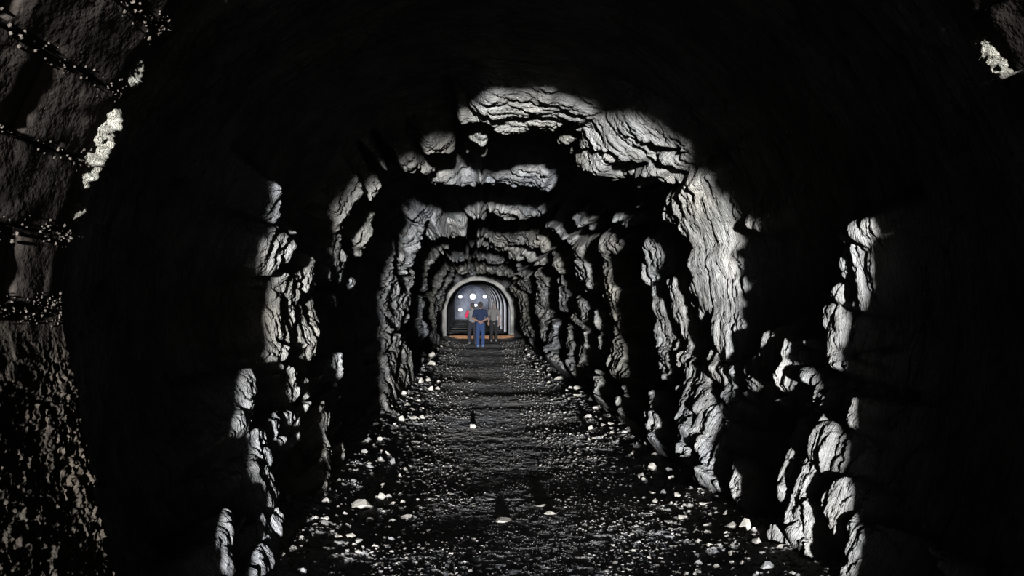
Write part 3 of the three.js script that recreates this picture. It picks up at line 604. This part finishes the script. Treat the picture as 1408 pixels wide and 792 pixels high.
function hand(w, dir, r) {                                            // palm, four fingers and a thumb from the wrist w along dir
  const D = new THREE.Vector3(...dir).normalize(), S = new THREE.Vector3(0, 0, 1).cross(D).normalize(), N = S.clone().cross(D), P = (a, b, c) => [w[0] + D.x * a + S.x * b + N.x * c, w[1] + D.y * a + S.y * b + N.y * c, w[2] + D.z * a + S.z * b + N.z * c], out = [];
  out.push([...P(0, 0, 0), 0.027, ...P(0.08, 0, 0), 0.034]);
  [[-0.032, 0.075], [-0.011, 0.088], [0.011, 0.082], [0.031, 0.064]].forEach(([b, l]) => { out.push([...P(0.075, b, 0), 0.0105, ...P(0.075 + l * 0.55, b * 1.12, -0.012), 0.0095], [...P(0.075 + l * 0.55, b * 1.12, -0.012), 0.0095, ...P(0.075 + l, b * 1.12, -0.04), 0.008]); });
  out.push([...P(0.025, -0.03 * r, 0), 0.014, ...P(0.06, -0.062 * r, -0.015), 0.011], [...P(0.06, -0.062 * r, -0.015), 0.011, ...P(0.092, -0.07 * r, -0.025), 0.009]); return out;
}
function person(label, px, py, depth, scale, turn, o) {
  const g = group('person'), at = atDepth(px, py, depth); g.position.set(at.x, floorHeight(at.x, depth) - 0.005, -depth); g.rotation.y = turn; g.scale.setScalar(scale); tag(g, label, 'person', 'people walking away');
  const arms = o.arms, legs = o.legs ?? [[-0.1, 0.03], [0.1, -0.03]], body = [];
  body.push([0, 0.98, 0, 0.12, 0, 1.32, 0, 0.14, 1.25], [-0.15, 1.40, 0, 0.06, 0.15, 1.40, 0, 0.06], [0, 1.40, 0.01, 0.06, 0, 1.55, -0.01, 0.052]);
  legs.forEach(([x, z]) => body.push([x * 0.9, 0.93, 0, 0.085, x, 0.5, z * 0.6 - 0.02, 0.058], [x, 0.5, z * 0.6 - 0.02, 0.055, x, 0.09, z, 0.038]));
  arms.forEach(([s, e, w]) => body.push([...s, 0.05, ...e, 0.04], [...e, 0.04, ...w, 0.028]));
  const parts = [blob(body, [0, 0.85, 0], 0.98, 104, 0.05)];
  // head with face, ears and nose (looking along -z)
  const head = [[0, 1.60, 0, 0.078, 0, 1.665, 0.01, 0.092], [0, 1.555, -0.045, 0.05, 0, 1.60, -0.05, 0.055], [0, 1.6, -0.098, 0.013, 0, 1.625, -0.088, 0.009], [-0.088, 1.60, 0, 0.014, -0.092, 1.63, 0.005, 0.018], [0.088, 1.60, 0, 0.014, 0.092, 1.63, 0.005, 0.018], [-0.02, 1.57, -0.09, 0.008, 0.02, 1.57, -0.09, 0.008], [0, 1.47, 0, 0.055, 0, 1.58, 0, 0.055]];
  parts.push(blob(head, [0, 1.6, 0], 0.17, 64, 0.02));
  arms.forEach(([s, e, w, d, r]) => parts.push(blob(hand(w, d, r), [w[0] + d[0] * 0.08, w[1] + d[1] * 0.08, w[2] + d[2] * 0.08], 0.14, 60, 0.008)));
  obj('body', mergeGeometries(parts), mat(0.05, 0.029, 0.022), g);
  const eye = mat(0.02, 0.02, 0.02, { roughness: 0.3 }), eg = new THREE.SphereGeometry(0.011, 10, 8);
  for (const s of [-1, 1]) { const q = eg.clone(); q.translate(s * 0.032, 1.63, -0.083); obj('eye', q, eye, g); }
  const shirt = [[0, o.hem ?? 0.93, 0.005, 0.155, 0, 1.30, 0, 0.165, 1.3], [-0.15, 1.395, 0, 0.075, 0.15, 1.395, 0, 0.075], [0, 1.42, 0, 0.07, 0, 1.47, 0, 0.062]], sl = o.sleeve ?? 0.55;
  const cut = (s, e) => [lerp(s[0], e[0], sl), lerp(s[1], e[1], sl), lerp(s[2], e[2], sl)];
  arms.forEach(([s, e], i) => { const b = [...s, 0.066, ...cut(s, e), 0.062]; if (o.oddSleeve && i === 0) obj('sleeve', blob([b], [s[0], s[1] - 0.1, s[2]], 0.3, 60, 0.02), o.oddSleeve, g).userData.label = 'pink red sleeve'; else shirt.push(b); });
  obj('shirt', blob(shirt, [0, 1.15, 0], 0.55, 84, 0.05), o.shirt, g);
  const tr = [[0, 0.97, 0, 0.14, 0, 0.9, 0, 0.145, 1.15]]; legs.forEach(([x, z]) => tr.push([x * 0.85, 0.9, 0, 0.105, x, 0.5, z * 0.6 - 0.02, 0.078], [x, 0.5, z * 0.6 - 0.02, 0.076, x, 0.08, z, 0.068]));
  obj('trousers', blob(tr, [0, 0.55, 0], 0.62, 90, 0.035), o.trousers, g);
  const hair = [[0, 1.66, 0.03, 0.095, 0, 1.70, 0.0, 0.088], [0, 1.60, 0.055, 0.06, 0, 1.67, 0.05, 0.07], [-0.06, 1.66, 0.02, 0.045, -0.055, 1.7, -0.03, 0.04], [0.06, 1.66, 0.02, 0.045, 0.055, 1.7, -0.03, 0.04]];
  obj('hair', blob(hair, [0, 1.66, 0.02], 0.17, 56, 0.02), o.hair, g);
  legs.forEach(([x, z]) => { obj('shoe', blob([[x, 0.04, z + 0.05, 0.042, x * 1.1, 0.032, z - 0.15, 0.034], [x, 0.07, z + 0.03, 0.045, x, 0.05, z - 0.04, 0.042]], [x, 0.06, z - 0.04], 0.2, 44, 0.02), o.shoes, g); });
  return g;
}
const cloth = (r, g, b) => mat(r * 0.6, g * 0.6, b * 0.6, { bumpMap: rep(grainBump, 3), bumpScale: 0.004 });
person('person in navy shirt and blue jeans, hands clasped behind the back', 660.5, 440, 30.4, 1.0, 0, {
  shirt: cloth(0.0035, 0.0065, 0.018), trousers: cloth(0.007, 0.015, 0.04), hair: mat(0.008, 0.007, 0.007), shoes: mat(0.02, 0.03, 0.06), sleeve: 0.75,
  arms: [[[-0.2, 1.39, 0], [-0.285, 1.12, 0.1], [-0.05, 1.0, 0.2], [1, -0.12, 0.05], 1], [[0.2, 1.39, 0], [0.285, 1.12, 0.1], [0.06, 1.015, 0.225], [-1, -0.15, -0.02], -1]],
});
person('person in light grey shirt and dark trousers beyond the portal threshold', 679, 440, 34.6, 1.0, -0.12, {
  shirt: cloth(0.042, 0.04, 0.038), trousers: cloth(0.004, 0.004, 0.0045), hair: mat(0.03, 0.028, 0.026), shoes: mat(0.03, 0.03, 0.03), sleeve: 0.8, hem: 0.9, legs: [[-0.095, 0.1], [0.095, -0.14]],
  arms: [[[-0.2, 1.39, 0], [-0.26, 1.12, 0.03], [-0.24, 0.88, -0.06], [0.05, -1, -0.1], 1], [[0.2, 1.39, 0], [0.26, 1.12, 0.04], [0.25, 0.87, -0.02], [-0.05, -1, -0.1], -1]],
});
person('person with a pink red sleeve half hidden behind the person in navy', 649.5, 440, 32.6, 0.98, 0.35, {
  shirt: cloth(0.055, 0.055, 0.055), trousers: cloth(0.006, 0.006, 0.009), hair: mat(0.01, 0.009, 0.009), shoes: mat(0.02, 0.02, 0.02), sleeve: 0.95, oddSleeve: cloth(0.2, 0.008, 0.03), legs: [[-0.1, -0.12], [0.1, 0.12]],
  arms: [[[-0.2, 1.39, 0], [-0.3, 1.17, 0.02], [-0.12, 1.12, -0.2], [0.6, 0.1, -0.8], 1], [[0.2, 1.39, 0], [0.25, 1.12, 0.06], [0.22, 0.88, 0.0], [0, -1, -0.1], -1]],
});

// ------------------------------------------------------------------ loose stones
function stoneGeometry(seed, flat) {
  const R = rng(seed), pts = [];
  for (let i = 0; i < 15; i++) { const z = 2 * R() - 1, a = R() * 6.2832, q = Math.sqrt(1 - z * z), k = 0.42 + 0.1 * R(); pts.push(new THREE.Vector3(k * q * Math.cos(a), k * z * flat, k * q * Math.sin(a) * 0.85)); }
  const g = new ConvexGeometry(pts), n = g.attributes.position.count, u = new Float32Array(n * 2); for (let i = 0; i < n; i++) { u[2 * i] = g.attributes.position.getX(i); u[2 * i + 1] = g.attributes.position.getZ(i); } g.setAttribute('uv', new THREE.BufferAttribute(u, 2)); return g;
}
const stones = [0.55, 0.62, 0.7, 0.8, 0.5, 0.6, 0.75, 0.9].map((f, i) => stoneGeometry(1200 + i * 17, f));
const stoneMats = [[0.11, 0.105, 0.098], [0.14, 0.132, 0.12], [0.085, 0.085, 0.085], [0.12, 0.112, 0.098]].map((c) => mat(...c, { bumpMap: rep(grainBump, 3), bumpScale: 0.003 }));
const paleMat = mat(0.125, 0.117, 0.103, { bumpMap: rep(grainBump, 3), bumpScale: 0.003 });
const wallX = (side, z) => { let x = 0.38; for (; Math.abs(x) < 3.2; x += side * 0.02) { let th = Math.atan2(-EYE + 0.08, x); if (th < -1.6) th += 2 * Math.PI; if (Math.hypot(x, EYE - 0.08) > wallAt(th, z)) break; } return x; };
let nStone = 0; const placed = [];
const clear = (x, z, w) => placed.every(([a, b, c]) => Math.hypot(a - x, b - z) > (w + c) * 0.55);
 const RS = rng(4242);
function stone(x, z, w, h, label, grp, pale) {
  const lim = [wallX(-1, z) + w * 0.45, wallX(1, z) - w * 0.45]; x = clamp(x, lim[0], lim[1]); placed.push([x, z, w]); const k = nStone++, o = obj('stone', stones[k % stones.length], pale ? paleMat : stoneMats[Math.floor(RS() * 4)]);
  o.scale.set(w, h / 0.62, w * (0.7 + 0.5 * RS())); o.rotation.set((RS() - 0.5) * 0.5, RS() * 6.28 * (pale ? 0.15 : 1), (RS() - 0.5) * 0.4);
  o.position.set(x, floorRelief(x, z) + h * 0.28, -z); return tag(o, label, 'stone', grp);
}
const NOTED = [
  [497, 699, 36, 19, 'largest pale stone block in the rubble at the left wall foot'], [524, 685, 15, 12, 'pointed pale stone just right of the largest block, left rubble'], [553, 687, 12, 8, 'oval pale stone second right of the largest block, left rubble'],
  [557, 706, 20, 5, 'flat pale slab lying below the oval stone, left rubble'], [466, 744, 13, 9, 'pale stone tucked against the left wall nearest the camera'], [650, 585, 10, 9, 'single pale stone standing out on the middle of the dark path'],
  [750, 691, 34, 4, 'thin pale stick shaped stone lying on the path right of middle'], [693, 710, 28, 6, 'low flat stone half buried in the near middle of the path'], [757, 702, 18, 6, 'flat oval stone below the thin stick shaped one on the path'],
  [1025, 739, 20, 22, 'upright triangular pale stone in the right hand rubble'], [1000, 720, 19, 9, 'flat pale stone left of the triangular one in right rubble'], [1006, 733, 24, 9, 'wide pale stone touching the foot of the triangular one'], [938, 712, 16, 11, 'wedge shaped pale stone at the left of the right rubble patch'],
  [967, 704, 17, 6, 'flat pale slab at the back of the right rubble patch'], [1042, 758, 17, 13, 'blocky pale stone lowest beside the right wall'], [1008, 763, 16, 7, 'smooth oval stone below the triangular one, right rubble'],
];
for (const [px, py, w, h, label] of NOTED) { const p = onFloor(px, py, 0.03), z = -p.z, m = z / FOCAL; stone(p.x, z, w * m, h * m, label, undefined, true); }
const MORE = [[897, 648, 17, 12], [923, 664, 12, 13], [897, 677, 13, 6], [957, 730, 14, 6], [975, 735, 16, 8], [960, 742, 12, 6], [985, 775, 14, 7], [975, 750, 12, 8], [556, 642, 12, 7], [550, 652, 9, 7], [594, 494, 11, 9], [593, 505, 16, 9], [579, 530, 9, 8], [589, 527, 9, 7], [593, 537, 9, 8], [575, 553, 8, 6], [560, 561, 12, 7], [566, 565, 11, 6], [570, 576, 15, 6], [552, 581, 15, 8], [768, 524, 14, 7], [795, 540, 15, 11], [794, 548, 14, 5], [819, 566, 10, 6], [812, 589, 8, 8], [841, 588, 13, 7], [841, 598, 9, 6], [830, 588, 9, 7], [872, 626, 17, 10], [900, 690, 12, 6], [925, 678, 9, 6], [540, 712, 14, 6], [508, 715, 14, 6], [482, 741, 14, 7], [520, 733, 10, 6], [540, 690, 9, 5]];
const ORD = ['nearest', 'second', 'third', 'fourth', 'fifth', 'sixth', 'seventh', 'eighth', 'ninth', 'tenth', 'eleventh', 'twelfth', 'thirteenth', 'fourteenth', 'fifteenth', 'sixteenth', 'seventeenth', 'eighteenth', 'nineteenth', 'twentieth'], rank = { left: 0, right: 0 };
for (const [px, py, w, h] of MORE.sort((a, b) => b[1] - a[1] || a[0] - b[0])) { const p = onFloor(px, py, 0.03), z = -p.z, m = z / FOCAL, s = px < 653 ? 'left' : 'right'; stone(p.x, z, w * m, h * m, `pale hand sized stone in the ${s} wall rubble, ${ORD[rank[s]++]} ${rank[s] > 1 ? 'nearest' : ''} to the camera`.replace('  ', ' '), `larger stones along the ${s} wall`, true); }
while (nStone < 300) {
  const side = RS() < 0.45 ? -1 : 1, z = 1 / lerp(1 / 4.6, 1 / 30, Math.pow(RS(), 0.8)), wx = wallX(side, z), x = wx - side * (0.02 + 0.62 * Math.pow(RS(), 1.3)), w = (0.035 + 0.09 * RS() * RS()) * (1 + z / 40); if (!clear(x, z, w)) continue;
  stone(x, z, w, w * (0.45 + 0.3 * RS()), `small grey stone in the loose rubble at the ${side < 0 ? 'left' : 'right'} wall foot, ${z < 7 ? 'close to the camera' : z < 13 ? 'midway along the tunnel' : 'towards the far portal'}`, `small stones along the ${side < 0 ? 'left' : 'right'} wall, ${z < 7 ? 'near' : z < 13 ? 'midway' : 'far'}`);
}
function gravel(name, n, m, place, label) {
  const g = new THREE.InstancedMesh(stones[1], m, n), R = rng(n + 5), q = new THREE.Object3D(), c = new THREE.Color();
  for (let i = 0; i < n; i++) { const [x, z, w] = place(R); q.position.set(x, floorRelief(x, z) + w * 0.06, -z); q.rotation.set((R() - 0.5), R() * 6.28, (R() - 0.5)); q.scale.set(w, w * (0.4 + 0.5 * R()), w * (0.7 + 0.5 * R())); q.updateMatrix(); g.setMatrixAt(i, q.matrix); const k = 0.5 + 0.8 * R(); c.setRGB(k, k * (0.97 + 0.03 * R()), k * (0.92 + 0.1 * R())); g.setColorAt(i, c); }
  g.name = name; g.castShadow = g.receiveShadow = true; scene.add(g); g.userData = { kind: 'stuff', label, category: 'gravel' }; return g;
}
gravel('rubble_chips', 14000, M.chips, (R) => { const side = R() < 0.45 ? -1 : 1, z = 1 / lerp(1 / 4.3, 1 / 34, Math.pow(R(), 0.7)), wx = wallX(side, z); return [wx - side * 1.3 * Math.pow(R(), 1.7), z, (0.012 + 0.035 * R() * R()) * (1 + z / 30)]; }, 'small broken rock chips strewn along both wall feet');
gravel('path_gravel', 11000, M.gravel, (R) => { const z = 1 / lerp(1 / 4.2, 1 / 30, Math.pow(R(), 0.8)); return [0.38 + (R() + R() - 1) * 1.3, z, (0.007 + 0.018 * R() * R() * R()) * (1 + z / 25)]; }, 'fine dark gravel scattered over the path');
renderer.render(scene, camera);
